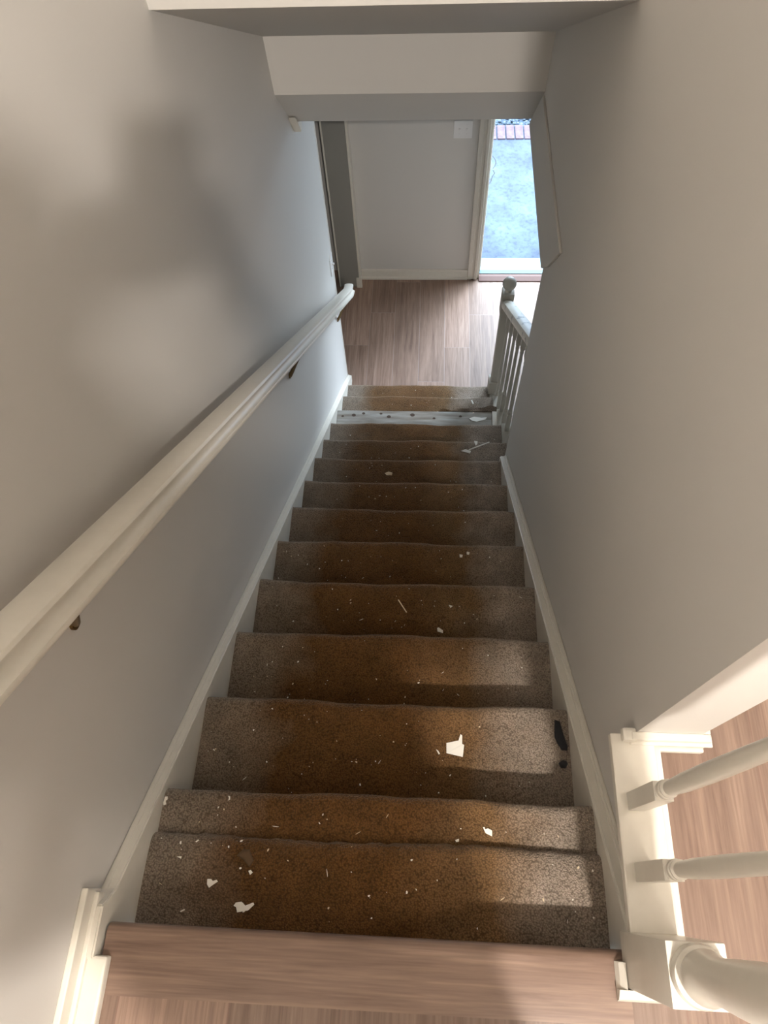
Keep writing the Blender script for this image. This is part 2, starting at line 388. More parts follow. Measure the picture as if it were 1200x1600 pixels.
for i in range(1, 14):
    if i == 11: continue
    bm = carpet_step(i, XL, xr(i))
    o = linkobj('carpeted_step', bm, carpet, stairs, smooth=True)
    if i == 12: o['label'] = 'carpeted step with its carpet edge lifting above the bare board'
# bare tread 11
i = 11; z = -i*R_-.004; yb = (i-1)*T_-.03; yn = i*T_-.018
bm = BM(); box(bm, (XL, yb, z-.025), (XR2-.03, yn, z), bev=.004)
for kx, ky, kr in [(-0.4615, 2.578, 0.0055), (-0.3949, 2.5866, 0.0085), (-0.336, 2.6, 0.0066), (-0.2301, 2.6, 0.006), (-0.182, 2.5779, 0.0085), (-0.0403, 2.593, 0.0095), (0.0901, 2.5702, 0.006), (0.2481, 2.587, 0.006)]:
    rings = [bm.verts.new((kx + kr*math.cos(a*.6283)*1.5*(1+.15*math.sin(a*3)), ky + kr*math.sin(a*.6283)*1.25, z+.0006)) for a in range(10)]
    f = bm.faces.new(rings); f.material_index = 1
o = linkobj('bare_tread', bm, [bare, knotm], stairs); o['label'] = 'bare pale wooden tread with dark knots where the carpet is missing'
bm = BM(); box(bm, (XL, yn-.02, -12*R_), (XR2, yn-.008, z-.02)); linkobj('riser', bm, bare, stairs)
bm = BM(); box(bm, (XR2-.028, yb, z-.03), (XR2, yn, z+.008), bev=.003); linkobj('tread_end_block', bm, trim, stairs)
# scraped paint patch and loose carpet edge over the bare tread
bm = BM()
pp = [(0.300, 2.572), (0.330, 2.585), (0.372, 2.578), (0.405, 2.582), (0.398, 2.566), (0.368, 2.558), (0.345, 2.549), (0.318, 2.556)]
prism(bm, pp, 2, z+.0005, z+.0025); linkobj('scraped_patch', bm, chipm, stairs)
bm = BM(); rows = []
for s in range(31):
    u = s/30; x = 0.12 + u*(XR2-0.12)
    lift = 0.022*(u**1.6) + 0.004*math.sin(u*17); out = 0.012 + 0.018*u + .005*math.sin(u*23)
    rows.append([bm.verts.new((x, yn+.004, z+0.001)), bm.verts.new((x, yn+.004+out*.5, z+lift*.6)), bm.verts.new((x, yn+out, z+lift)), bm.verts.new((x, yn+out-.002, z+lift-.008)), bm.verts.new((x, yn+.004, z-.02))])
for A, B in zip(rows, rows[1:]):
    for a in range(5): bm.faces.new([A[a], A[(a+1) % 5], B[(a+1) % 5], B[a]])
o = linkobj('loose_carpet_edge', bm, carpet, stairs, smooth=True)
# raised carpet flap on the top tread
bm = BM(); n = 60; rows = []
rnd = random.Random(5)
fp = [(-0.02, -0.150), (0.03, -0.148), (0.07, -0.149), (0.11, -0.151), (0.132, -0.154), (0.143, -0.160), (0.149, -0.170), (0.150, -0.190)]
for s in range(n+1):
    u = s/n; x = XL-.004 + u*(XR+.004-XL); row = []
    for j, (y, zz) in enumerate(fp):
        k = j/(len(fp)-1)
        row.append(bm.verts.new((x, y + k*k*(0.003*math.sin(x*11)+0.003*rnd.uniform(-1, 1)) - .003*(1-u)*k, zz + 0.002*math.sin(x*8+y*9) + rnd.uniform(-.0006, .0006))))
    rows.append(row)
for A, B in zip(rows, rows[1:]):
    for a in range(len(A)-1): bm.faces.new([A[a], A[a+1], B[a+1], B[a]])
for row in (rows[0], rows[-1]):
    b0 = bm.verts.new((row[0].co.x, -0.02, -0.19)); bm.faces.new(row + [b0])
o = linkobj('carpet_flap', bm, carpet, stairs, smooth=True); o['label'] = 'thick brown carpet layer lying over the top tread'
# skirt boards: inner face at XL/XR, top edge following the nosing line
def skirt(x0, x1, y0, y1, top0, top1, bev=.004):
    bm = BM(); prism(bm, [(y0, top0), (y1, top1), (y1, top1-.42), (y0, top0-.42)], 0, x0, x1, bev=bev); return bm
sl = R_/T_
def nz(y): return -y*sl
yA = 0.03
bm = BM(); prism(bm, [(-.06, .028), (0.02, .028), (0.045, nz(yA)+.004), (3.30, nz(3.30)+.012), (3.30, ZF), (2.9, ZF), (-.06, -.45)], 0, XW, XL, bev=.003)
linkobj('skirt_board', bm, trim, stairs)
bm = BM()
p0 = (yA, nz(yA)+.012); p1 = (3.30, nz(3.30)+.012)
prism(bm, [(p0[0], p0[1]-.012), (p1[0], p1[1]-.012), (p1[0], p1[1]+.006), (p0[0], p0[1]+.006)], 0, XW, XW+.018, bev=.004)
linkobj('skirt_moulding', bm, trim, stairs)
bm = skirt(XR, RW, -0.02, 1.955, nz(-0.02)+.005, nz(1.955)+.012); linkobj('skirt_board', bm, trim, stairs)
bm = BM()
prism(bm, [(0.02, nz(.02)), (1.955, nz(1.955)), (1.955, nz(1.955)+.022), (0.02, nz(.02)+.022)], 0, RW-.014, RW, bev=.004)
linkobj('skirt_moulding', bm, trim, stairs)
# white return blocks beside the open treads, under the balusters
bm = BM()
for i in range(9, 14):
    y0 = max((i-1)*T_-.026, YE); box(bm, (XR2, y0, ZF), (0.535, i*T_-.01, -i*R_-.006))
    box(bm, (XR2, y0, -i*R_-.03), (0.548, i*T_+.006, -i*R_-.002), bev=.004)
linkobj('open_stringer', bm, shaded_trim, stairs)

# landing nosing board
bm = BM()
prism(bm, [(-0.112, -0.10), (-0.112, 0.0), (-0.022, 0.0), (-0.014, -0.002), (-0.008, -0.008), (-0.006, -0.018), (-0.010, -0.028), (-0.03, -0.032), (-0.03, -0.10)], 0, -0.492, 0.40)
box(bm, (-0.492, -0.030, -0.19), (0.40, -0.026, -0.03))
tag(linkobj('stair_nosing', bm, wood_nose, smooth=True), 'brown wood-look nosing board along the top edge of the stairs', 'stair nosing')

# baseboards
bm = BM()
box(bm, (XW, -3.2, 0), (XW+.012, 0.045, .062), bev=.003); box(bm, (XW, -3.2, .0), (XW+.020, 0.040, .030), bev=.004)
box(bm, (XW+.012, -3.2, -.001), (-0.474, -0.055, .022), bev=.005)
struct('baseboard_left', bm, trim, label='cream baseboard and shoe moulding at the left of the landing')
bm = BM()
box(bm, (-0.50, YF-.013, ZF), (DX0-.085, YF, ZF+.09), bev=.003); box(bm, (-0.486, YF-.025, ZF), (DX0-.085, YF, ZF+.022), bev=.004)
box(bm, (-0.52, 4.21, ZF), (-0.478, 4.232, ZF+.09), bev=.003)
struct('baseboard_far', bm, trim, label='white baseboard along the end wall of the lower hall')
bm = BM()
for (za, zb, d) in ((0.045, .052, .020), (.052, .068, .014), (.0, .045, .016)):
    box(bm, (RW-.010, .34-d, za if za else .048), (.557+d, .34, zb if za else .05), bev=.002)
box(bm, (.475, .324, 0), (.573, .34, .05), bev=.002); box(bm, (.475, .316, 0), (.573, .326, .018), bev=.004)
box(bm, (.557, .34, 0), (.571, 3.4, .068), bev=.002)
box(bm, (RW-.026, .324, .046), (RW, .348, .066), bev=.006)
struct('baseboard_upper', bm, trim, label='cream stepped baseboard round the end of the right wall')

# upper balustrade
ub = empty('balustrade', (0.44, 0.02, 0.0), 'cream turned balustrade beside the top of the stairs, nearest the camera', 'balustrade')
bm = BM()
box(bm, (0.408, -0.055, -0.12), (0.44, 0.02, 0.0)); box(bm, (.436, -0.055, 0), (.478, .335, .028))
linkobj('curb_board', bm, trim, ub, origin=(0.44, 0.02, 0))
bm = BM(); box(bm, (0.396, 0.020, 0.028), (0.474, 0.34, 0.047), bev=.003); linkobj('curb_cap', bm, trim, ub, origin=(0.44, 0.02, 0))
bm = BM(); box(bm, (0.476, 0.0, 0.0), (0.490, 0.324, 0.030), bev=.004)
prism(bm, [(.376, .001), (.380, .014), (.389, .026), (.389, .001)], 1, -.062, -.022); prism(bm, [(-.078, .001), (-.074, .014), (-.060, .026), (-.060, .001)], 0, .376, .476); box(bm, (0.476, -0.07, 0), (.49, 0.0, .03), bev=.004)
linkobj('shoe_moulding', bm, trim, ub, origin=(0.44, 0.02, 0))
def upper_newel():
    cx, cy = 0.431, -0.018; bm = BM()
    box(bm, (0.390, -0.058, 0.0), (0.472, 0.022, 0.250), bev=.003)
    box(bm, (0.390, -0.058, 0.80), (0.472, 0.022, 1.0), bev=.003)
    prof = [(0.0, .248), (.0385, .249), (.0395, .256), (.037, .264), (.030, .268), (.033, .274), (.034, .283), (.030, .300), (.0265, .330), (.030, .40), (.034, .50), (.033, .60), (.027, .72), (.030, .74), (.037, .76), (.038, .78), (.030, .80), (0, .81)]
    lathe(bm, cx, cy, prof, 32)
    return bm
nw = linkobj('newel_post', upper_newel(), trim, ub, smooth=True, origin=(0.431, -0.018, 0))
bm = BM(); lathe(bm, 0.431, -0.018, [(0, 1.0), (.03, 1.0), (.03, 1.01), (.015, 1.02), (.03, 1.035), (.04, 1.06), (.03, 1.088), (0, 1.1)], 24)
linkobj('ball_finial', bm, trim, nw, smooth=True, origin=(0.431, -0.018, 1.0))
def baluster_bm(cx, cy, z0, z1, hb=0.158, s=.0150, ht=.16, r=.0135):
    bm = BM()
    box(bm, (cx-s, cy-s, z0), (cx+s, cy+s, z0+hb), bev=.0015); box(bm, (cx-s, cy-s, z1-ht), (cx+s, cy+s, z1), bev=.0015)
    a = z0+hb; b = z1-ht; L = b-a
    prof = [(0, a-.002), (s*.96, a), (s*.98, a+.002), (s*.98, a+.0025), (s*.74, a+.006), (s*.74, a+.0075), (s*.98, a+.0105), (s*1.04, a+.015), (s*.98, a+.0195), (s*.70, a+.0225), (s*.70, a+.0245), (s*.95, a+.027), (s*.95, a+.031), (s*.72, a+.034), (r*.85, a+.042), (r*.93, a+.07), (r*1.0, a+.2*L), (r*1.02, a+.4*L), (r*.9, a+.65*L), (r*.75, b-.045), (s*.8, b-.03), (s*.7, b-.02), (s*.95, b-.008), (s*.9, b), (0, b+.002)]
    lathe(bm, cx, cy, prof, 20)
    return bm
proto = linkobj('baluster', baluster_bm(0.429, 0.2225, 0.047, 0.88), trim, ub, smooth=True, origin=(0.429, 0.2225, 0.047))
c = proto.copy(); COL.objects.link(c); c.parent = ub; c.location = proto.location + Vector((0.0, -0.1115, 0))
bm = BM(); pr = [(-.031, .0), (-.024, -.012), (.024, -.012), (.031, 0), (.033, .02), (.027, .04), (.012, .048), (-.012, .048), (-.027, .04), (-.033, .02)]
prism(bm, [(0.437+a, .885+b) for a, b in pr], 1, .018, .34)
linkobj('handrail', bm, trim, ub, smooth=True, origin=(0.437, .02, .885))

# lower balustrade
NX, NY = 0.4935, 3.085
lb = empty('balustrade', (NX, NY, ZF), 'small worn white balustrade with ball-topped newel at the foot of the stairs', 'balustrade')
def low_newel():
    bm = BM(); s = .034
    box(bm, (NX-s-.006, NY-s-.006, ZF), (NX+s+.006, NY+s+.006, -2.36), bev=.004)
    box(bm, (NX-.028, NY-.028, -2.36), (NX+.028, NY+.028, -1.74), bev=.006)
    box(bm, (NX-s, NY-s, -1.745), (NX+s, NY+s, -1.572), bev=.005)
    lathe(bm, NX, NY, [(s*.6, -1.575), (.020, -1.566), (.014, -1.556), (.016, -1.552)], 20)
    return bm
nl = linkobj('newel_post', low_newel(), shaded_trim, lb, smooth=True, origin=(NX, NY, ZF))
bm = BM(); lathe(bm, NX, NY, [(0.010, -1.556)] + [(.039*math.sin(a), -1.519 - .039*math.cos(a)) for a in [math.pi*k/14 for k in range(3, 14)]] + [(0, -1.480)], 24)
linkobj('ball_finial', bm, shaded_trim, nl, smooth=True, origin=(NX, NY, -1.556))
def railz(y): return -1.665 + (3.05-y)*sl
proto = linkobj('baluster', baluster_bm(0, 0, 0, 0.80, hb=.15, s=.0125, ht=.12, r=.0105), shaded_trim, lb, smooth=True, origin=(0, 0, 0))
for k in range(7):
    y = 2.09 + 0.137*k; i = min(13, int((y+.0)//T_)+1); z0 = -i*R_-.002
    o = proto if k == 0 else proto.copy()
    if k: COL.objects.link(o)
    o.parent = lb; o.location = Vector((0.495, y, z0)) - Vector((NX, NY, ZF)); o.scale = (1, 1, (railz(y) - z0)/0.80 + .02)
bm = BM(); A = []; B = []
for a, b in pr:
    A.append(bm.verts.new((0.495+a*1.06, 3.055, railz(3.055)+b*1.15))); B.append(bm.verts.new((0.495+a*1.06, YE+.002, railz(YE)+b*1.15)))
bm.faces.new(A); bm.faces.new(B[::-1])
for k in range(len(A)): bm.faces.new([A[k], A[(k+1) % 10], B[(k+1) % 10], B[k]])
linkobj('handrail', bm, wornpaint, lb, smooth=True, origin=(0.495, 3.0, -1.6))

# long wall handrail
wh = empty('wall_handrail', (-0.44, 0.2, 0.6), 'long cream moulded handrail running down the left wall', 'handrail')
def hz(y): return 0.614 - (y-0.285)*0.803
HX = -0.442
prof = [(-.034, -.024), (-.028, -.030), (.028, -.030), (.034, -.027), (.036, -.021), (.034, -.015), (.027, -.0125), (.0215, -.006), (.0195, .003), (.0225, .011), (.027, .0135), (.0285, .020), (.025, .027), (.016, .0305), (.0, .032), (-.020, .0305), (-.034, .026), (-.037, .016)]
bm = BM(); rings = []
ys = [-0.35, 0.0] + [0.2*k for k in range(1, 17)] + [3.27, 3.31, 3.335]
for n_, y in enumerate(ys):
    zc = hz(y)
    if y > 3.29: zc = hz(3.29) - (y-3.29)*.25
    rings.append([bm.verts.new((HX-.005+a*.86, y + b*0.42, zc + .008 + b*0.80)) for a, b in prof])
for A, B in zip(rings, rings[1:]):
    for k in range(len(A)): bm.faces.new([A[k], A[(k+1) % len(A)], B[(k+1) % len(A)], B[k]])
bm.faces.new(rings[0]); bm.faces.new(rings[-1][::-1])
linkobj('rail', bm, trim, wh, smooth=True, origin=(-0.44, 0.2, 0.6))
for (y, zr) in ((0.420, 0.322), (1.92, -0.905), (3.20, -1.945)):
    zc = zr + .075; bm = BM(); zt = hz(y) - .018
    tube(bm, (XW, y+.01, zc-.075), (XW+.006, y+.01, zc-.075), .013, seg=20)
    tube(bm, (XW+.004, y+.01, zc-.075), (HX-.004, y-.02, zt), .0085, .006)
    box(bm, (HX-.014, y-.035, zt-.008), (HX+.004, y+.0, zt+.010))
    linkobj('rail_bracket', bm, brass, wh, smooth=True, origin=(XW, y, zc-.075))

# switches
def switch(name, c, w_, h_, n_, axis, label):
    t = empty(name, c, label, 'light switch'); bm = BM(); cx, cy, cz = c
    if axis == 'y': box(bm, (cx-w_/2, cy-.006, cz-h_/2), (cx+w_/2, cy, cz+h_/2), bev=.002)
    else: box(bm, (cx, cy-w_/2, cz-h_/2), (cx+.006, cy+w_/2, cz+h_/2), bev=.002)
    linkobj('plate', bm, plastic, t, origin=c)
    for k in range(n_):
        o = (k-(n_-1)/2)*.046; bm = BM()
        if axis == 'y': prism(bm, [(cy-.006, cz-.006), (cy-.006, cz+.008), (cy-.018, cz+.012), (cy-.018, cz+.004)], 0, cx+o-.005, cx+o+.005)
        else:
            box(bm, (cx+.005, cy+o-.005, cz-.002), (cx+.020, cy+o+.005, cz+.009), bev=.001)
        linkobj('toggle', bm, plastic, t, origin=(cx+(o if axis == 'y' else 0), cy, cz))
        for s in (-1, 1):
            bm = BM()
            if axis == 'y': tube(bm, (cx+o, cy-.005, cz+s*.030), (cx+o, cy-.008, cz+s*.030), .0035, seg=8)
            else: tube(bm, (cx+.005, cy+o, cz+s*.030), (cx+.008, cy+o, cz+s*.030), .0035, seg=8)
            linkobj('screw', bm, plastic, t, origin=(cx, cy, cz))
switch('light_switch', (0.238, YF, -1.425), .118, .118, 2, 'y', 'white double light switch plate on the end wall beside the door')
switch('light_switch', (XW, 3.245, -1.53), .075, .118, 1, 'x', 'single light switch seen edge-on at the lower end of the left wall')

# exterior door frame
bm = BM()
def casing_profile(x0, d): 
    box(bm, (x0, YF-.018, ZF), (x0+.030, YF, d), bev=.004); box(bm, (x0+.026, YF-.013, ZF), (x0+.052, YF, d), bev=.003); box(bm, (x0+.048, YF-.022, ZF), (x0+.072, YF, d), bev=.005)
casing_profile(DX0-.085, DT+.07); 
box(bm, (DX1+.01, YF-.018, ZF), (DX1+.075, YF, DT+.07), bev=.004); box(bm, (DX0-.085, YF-.018, DT+.01), (DX1+.075, YF, DT+.075), bev=.004)
box(bm, (DX0-.014, YF-.004, ZF), (DX0+.005, YF+.135, DT), bev=.002); box(bm, (DX1-.005, YF-.004, ZF), (DX1+.014, YF+.135, DT), bev=.002); box(bm, (DX0, YF-.004, DT-.012), (DX1, YF+.135, DT+.01), bev=.002)
box(bm, (DX0+.005, YF+.06, ZF), (DX0+.016, YF+.10, DT), bev=.002)
struct('door_1', bm, trim, label='open outside doorway with moulded white casing, bright patio beyond')
bm = BM(); prism(bm, [(YF-.045, ZF), (YF-.04, ZF+.008), (YF+.0, ZF+.018), (YF+.03, ZF+.018), (YF+.03, ZF)], 0, DX0+.005, DX1-.005)
struct('trim_4', bm, threshold_wood, label='reddish wooden threshold strip in the outside doorway')
bm = BM(); prism(bm, [(YF+.025, ZF-.04), (YF+.025, ZF+.022), (YF+.06, ZF+.024), (YF+.065, ZF+.012), (YF+.16, ZF-.01), (YF+.25, ZF-.03), (YF+.25, ZF-.10)], 0, DX0+.005, DX1-.005)
struct('trim_5', bm, metal, label='pale metal door sill')

# outside
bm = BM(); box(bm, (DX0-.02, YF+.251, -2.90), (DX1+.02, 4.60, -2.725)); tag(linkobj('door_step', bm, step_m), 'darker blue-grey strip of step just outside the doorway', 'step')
bm = BM(); box(bm, (-3.0, 4.60, -2.90), (4.5, 6.10, -2.72))
box(bm, (-1, 6.10, -2.9), (2.4, 6.31, -2.722))
rnd = random.Random(3)
def crack(pts, wd):
    L = []; Rr = []
    for (x, y) in pts: L.append(bm.verts.new((x-wd/2, y, -2.7190))); Rr.append(bm.verts.new((x+wd/2, y, -2.7190)))
    for k in range(len(pts)-1):
        f = bm.faces.new([L[k], Rr[k], Rr[k+1], L[k+1]]); f.material_index = 1
pc = []
y = 4.9; x = .46
for k in range(40):
    pc.append((x, y)); y += .02; x += rnd.uniform(-.008, .013)
crack(pc, .007)
pc = [(x + .03*math.sin(k/8*3.1), y + k*.022) for k in range(9)]; crack(pc, .006)
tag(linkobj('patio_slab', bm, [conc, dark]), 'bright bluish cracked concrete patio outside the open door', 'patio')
ORD = ['first', 'second', 'third', 'fourth', 'fifth', 'sixth', 'seventh', 'eighth', 'ninth', 'tenth', 'eleventh', 'twelfth', 'thirteenth']
for k in range(34):
    x = -0.66 + k*0.081; bm = BM(); h = rnd.uniform(-.003, .003)
    box(bm, (x, 6.105, -2.86), (x+.070, 6.30, -2.712+h), bev=.004)
    o = linkobj('edging_brick', bm, brick, origin=(x, 6.2, -2.8)); tag(o, 'pale red brick, %s from the left doorway casing in the edging row' % ORD[k-14] if 14 <= k <= 26 else 'x', 'brick', 'soldier row of bricks edging the patio')
    if k < 14 or k > 26: bpy.data.objects.remove(o)
bm = BM(); box(bm, (-4, 6.10, -2.95), (6, 14, -2.80)); struct('ground', bm, gravel, label='grey gravel ground beyond the patio')
bm = BM()
rnd = random.Random(11)
for k in range(420):
    x = rnd.uniform(.3, 1.4); y = rnd.uniform(6.30, 6.62); r = rnd.uniform(.008, .022)
    t = bmesh.new(); bmesh.ops.create_icosphere(t, subdivisions=1, radius=r)
    for v in t.verts: v.co = Vector((v.co.x*rnd.uniform(.7, 1.2)+x, v.co.y*rnd.uniform(.7, 1.2)+y, v.co.z*.6-2.795+r*.3))
    merge(bm, t)
o = linkobj('pebbles', bm, gravel); tag(o, 'pale loose pebbles behind the brick edging', 'gravel'); o['kind'] = 'stuff'
bm = BM(); box(bm, (-4, YF+.13, -3), (DX0-.02, YF+.25, 2.4)); box(bm, (DX1+.02, YF+.13, -3), (6, YF+.25, 2.4)); box(bm, (DX0-.02, YF+.13, DT), (DX1+.02, YF+.25, 2.4)); struct('wall_outside', bm, wall)

# ------------------------------------------------------------------ ceiling lamp fixtures: landing lamp, and bases added for the two fill lamps
for (lx, ly), lab in (((0.46, -0.95), 'plain ceiling lamp over the landing behind the camera'), ((2.20, 0.60), 'added fill lamp on the ceiling of the hall to the right of the stairs'), ((1.30, -1.90), 'added fill lamp on the ceiling at the back of the upper hall')):
    t = empty('ceiling_lamp', (lx, ly, UC), lab, 'lamp')
    bm = BM(); lathe(bm, lx, ly, [(0, UC), (.07, UC), (.07, UC-.02), (.02, UC-.03), (.02, UC-.05), (0, UC-.05)], 24); linkobj('base', bm, plastic, t, smooth=True, origin=(lx, ly, UC))

# ------------------------------------------------------------------ debris
def chip(name, label, cat, poly, z, m=chipm, th=.0016, tilt=.0012, group=None):
    bm = BM(); rr = random.Random(len(poly)*7+int(abs(poly[0][0])*1e4))
    A = [bm.verts.new((x, y, z+.0015+rr.uniform(0, tilt))) for x, y in poly]; B = [bm.verts.new((v.co.x, v.co.y, v.co.z+th)) for v in A]
    bm.faces.new(A[::-1]); bm.faces.new(B)
    for k in range(len(A)): bm.faces.new([A[k], A[(k+1) % len(A)], B[(k+1) % len(A)], B[k]])
    cx = sum(p[0] for p in poly)/len(poly); cy = sum(p[1] for p in poly)/len(poly)
    o = linkobj(name, bm, m, origin=(cx, cy, z)); tag(o, label, cat, group); return o
G = 'flaked paint chips on the stairs'
chip('paint_chip', 'largest white paint chip, squarish with a spike, on the second carpeted step', 'paint chip', [(0.1099, 0.3858), (0.139, 0.3925), (0.1437, 0.4078), (0.148, 0.4049), (0.1478, 0.3853), (0.1525, 0.3825), (0.1492, 0.3549), (0.11, 0.3622)], -.38, group=G)
chip('paint_chip', 'white triangular paint chip at the left of the top step', 'paint chip', [(-0.3669, 0.0681), (-0.3595, 0.0684), (-0.3557, 0.0648), (-0.3486, 0.0674), (-0.3453, 0.0644), (-0.3527, 0.0594), (-0.3612, 0.053), (-0.3658, 0.0588)], -.148, group=G)
chip('paint_chip', 'wing-shaped white paint chip nearest the landing on the top step', 'paint chip', [(-0.3082, 0.0246), (-0.3038, 0.0303), (-0.2935, 0.0322), (-0.29, 0.03), (-0.2852, 0.0257), (-0.2703, 0.0318), (-0.2678, 0.0283), (-0.2789, 0.0178), (-0.2993, 0.0138), (-0.3026, 0.0222)], -.147, group=G)
chip('paint_chip', 'small round white paint dot beside the brown fluff on the top step', 'paint chip', [(-0.2871, 0.0857), (-0.2831, 0.0878), (-0.2782, 0.0833), (-0.283, 0.079)], -.147, group=G)
chip('paint_chip', 'thin white paint sliver low on the left of the top step', 'paint chip', [(-0.4112, 0.0108), (-0.4035, 0.0148), (-0.402, 0.0127), (-0.4098, 0.0091)], -.148, group=G)
chip('paint_chip', 'tiny white paint sliver above the triangular chip on the top step', 'paint chip', [(-0.4348, 0.1046), (-0.4257, 0.1058), (-0.4256, 0.1015)], -.148, group=G)
chip('paint_chip', 'tiny slanted paint sliver at the fuzzy front edge of the carpet layer', 'paint chip', [(-0.4028, 0.1336), (-0.398, 0.1377), (-0.396, 0.1362), (-0.4011, 0.1323)], -.151, group=G)
chip('paint_chip', 'gem-shaped white paint chip on the lit band of the first step', 'paint chip', [(0.1783, 0.1877), (0.1819, 0.1879), (0.1825, 0.184), (0.189, 0.1858), (0.1971, 0.1819), (0.1968, 0.1711), (0.1839, 0.1765)], -.19, group=G)
chip('paint_chip', 'small white chip against the carpet flap edge, right of centre', 'paint chip', [(0.1217, 0.1613), (0.1293, 0.1637), (0.1292, 0.1586), (0.1234, 0.1572)], -.19, group=G)
chip('paint_chip', 'curled white paint flake at the far left of the first step beside the skirt board', 'paint chip', [(-0.4947, 0.219), (-0.4887, 0.2192), (-0.4884, 0.2133), (-0.4918, 0.2107), (-0.4891, 0.2037), (-0.4939, 0.2016), (-0.4960, 0.207), (-0.4946, 0.2142)], -.19, group=G)
chip('paint_chip', 'small hooked white flake near the left of the first step', 'paint chip', [(-0.3588, 0.226), (-0.3542, 0.2249), (-0.3539, 0.219), (-0.3574, 0.217), (-0.3563, 0.2213)], -.19, group=G)
chip('paint_chip', 'thin white flake just left of the largest squarish chip', 'paint chip', [(0.0848, 0.3698), (0.0899, 0.3674), (0.0946, 0.3601), (0.0915, 0.3585)], -.38, group=G)
chip('paint_chip', 'tiny triangular white chip right of the splinter on the fourth step', 'paint chip', [(0.1291, 0.8842), (0.1415, 0.8806), (0.1353, 0.8739)], -.76, group=G)
chip('paint_chip', 'curved pale chip in shade at the back of the fourth step', 'paint chip', [(0.0928, 0.8054), (0.0976, 0.8069), (0.1111, 0.7978), (0.1111, 0.7895), (0.0941, 0.794)], -.76, group=G)
chip('paint_chip', 'left white dot of a pair on the fifth step', 'paint chip', [(0.1752, 1.1515), (0.1868, 1.1497), (0.1848, 1.1401), (0.1761, 1.1398)], -.95, group=G)
chip('paint_chip', 'right white dot of a pair on the fifth step', 'paint chip', [(0.2014, 1.1629), (0.212, 1.161), (0.21, 1.1514), (0.2013, 1.1522)], -.95, group=G)
chip('paint_chip', 'flat pale flake at the lower end of the long stick near the balustrade', 'paint chip', [(0.2274, 2.0903), (0.2507, 2.1011), (0.2796, 2.0913), (0.2736, 2.0753), (0.2506, 2.0838)], -1.71, group=G)
chip('paint_chip', 'white chip above the long stick near the balustrade', 'paint chip', [(0.2951, 2.1533), (0.3143, 2.1516), (0.3123, 2.134), (0.3034, 2.1234)], -1.708, group=G)
chip('paint_chip', 'narrow white chip on the step below the bare board', 'paint chip', [(0.3256, 2.8458), (0.3328, 2.8494), (0.3445, 2.8213), (0.338, 2.8142)], -2.28, group=G)
chip('splinter', 'pale straight wood splinter on the fourth step', 'splinter', [(-0.0359, 0.8965), (-0.0328, 0.8979), (-0.0047, 0.8553), (-0.0075, 0.8540)], -.76, tanm, th=.0025)
chip('stick', 'long thin pale stick slanting across a step near the balustrade', 'stick', [(0.2669, 2.0987), (0.3737, 2.1477), (0.3759, 2.1436), (0.2692, 2.0939)], -1.707, chipm, th=.003)
chip('leaf_scrap', 'small tan curled scrap halfway down the stairs', 'scrap', [(-0.1509, 1.8322), (-0.1323, 1.8389), (-0.1131, 1.8329), (-0.1154, 1.8222), (-0.1396, 1.8198)], -1.52, tanm, th=.002, tilt=.006)
def soft_lump(name, label, cat, poly, z, h, m):
    bm = BM(); cx = sum(p[0] for p in poly)/len(poly); cy = sum(p[1] for p in poly)/len(poly); rr = random.Random(9)
    rings = []
    for k, (s, hh) in enumerate(((1, 0), (.93, .6), (.7, .95), (.35, 1.0))):
        rings.append([bm.verts.new((cx+(x-cx)*s, cy+(y-cy)*s, z+h*hh*rr.uniform(.75, 1.1))) for x, y in poly])
    for A, B in zip(rings, rings[1:]):
        for k in range(len(A)): bm.faces.new([A[k], A[(k+1) % len(A)], B[(k+1) % len(A)], B[k]])
    bm.faces.new(rings[-1]); bm.faces.new(rings[0][::-1])
    bmesh.ops.subdivide_edges(bm, edges=bm.edges[:], cuts=1, use_grid_fill=True, smooth=.3)
    return tag(linkobj(name, bm, m, smooth=True, origin=(cx, cy, z)), label, cat)
soft_lump('cloth_scrap', 'elongated dark scrap of cloth at the right edge of the second step', 'scrap', [(0.374, 0.4512), (0.386, 0.4487), (0.3935, 0.4148), (0.4015, 0.3884), (0.3995, 0.379), (0.3864, 0.3798), (0.3761, 0.3972), (0.3713, 0.411)], -.38, .008, blackm)
soft_lump('dark_lump', 'small dark lump below the cloth scrap on the second step', 'scrap', [(0.3766, 0.3498), (0.3856, 0.357), (0.3954, 0.356), (0.3985, 0.3479), (0.3927, 0.3382), (0.3815, 0.3391)], -.38, .010, blackm)
soft_lump('fluff_clump', 'brown clump of loose carpet fluff on the left of the top step', 'fluff', [(-0.3155, 0.1121), (-0.3043, 0.1242), (-0.2912, 0.1238), (-0.2799, 0.1041), (-0.2869, 0.0924), (-0.3016, 0.1051)], -.15, .007, fluffm)
bm = BM(); rnd = random.Random(21)
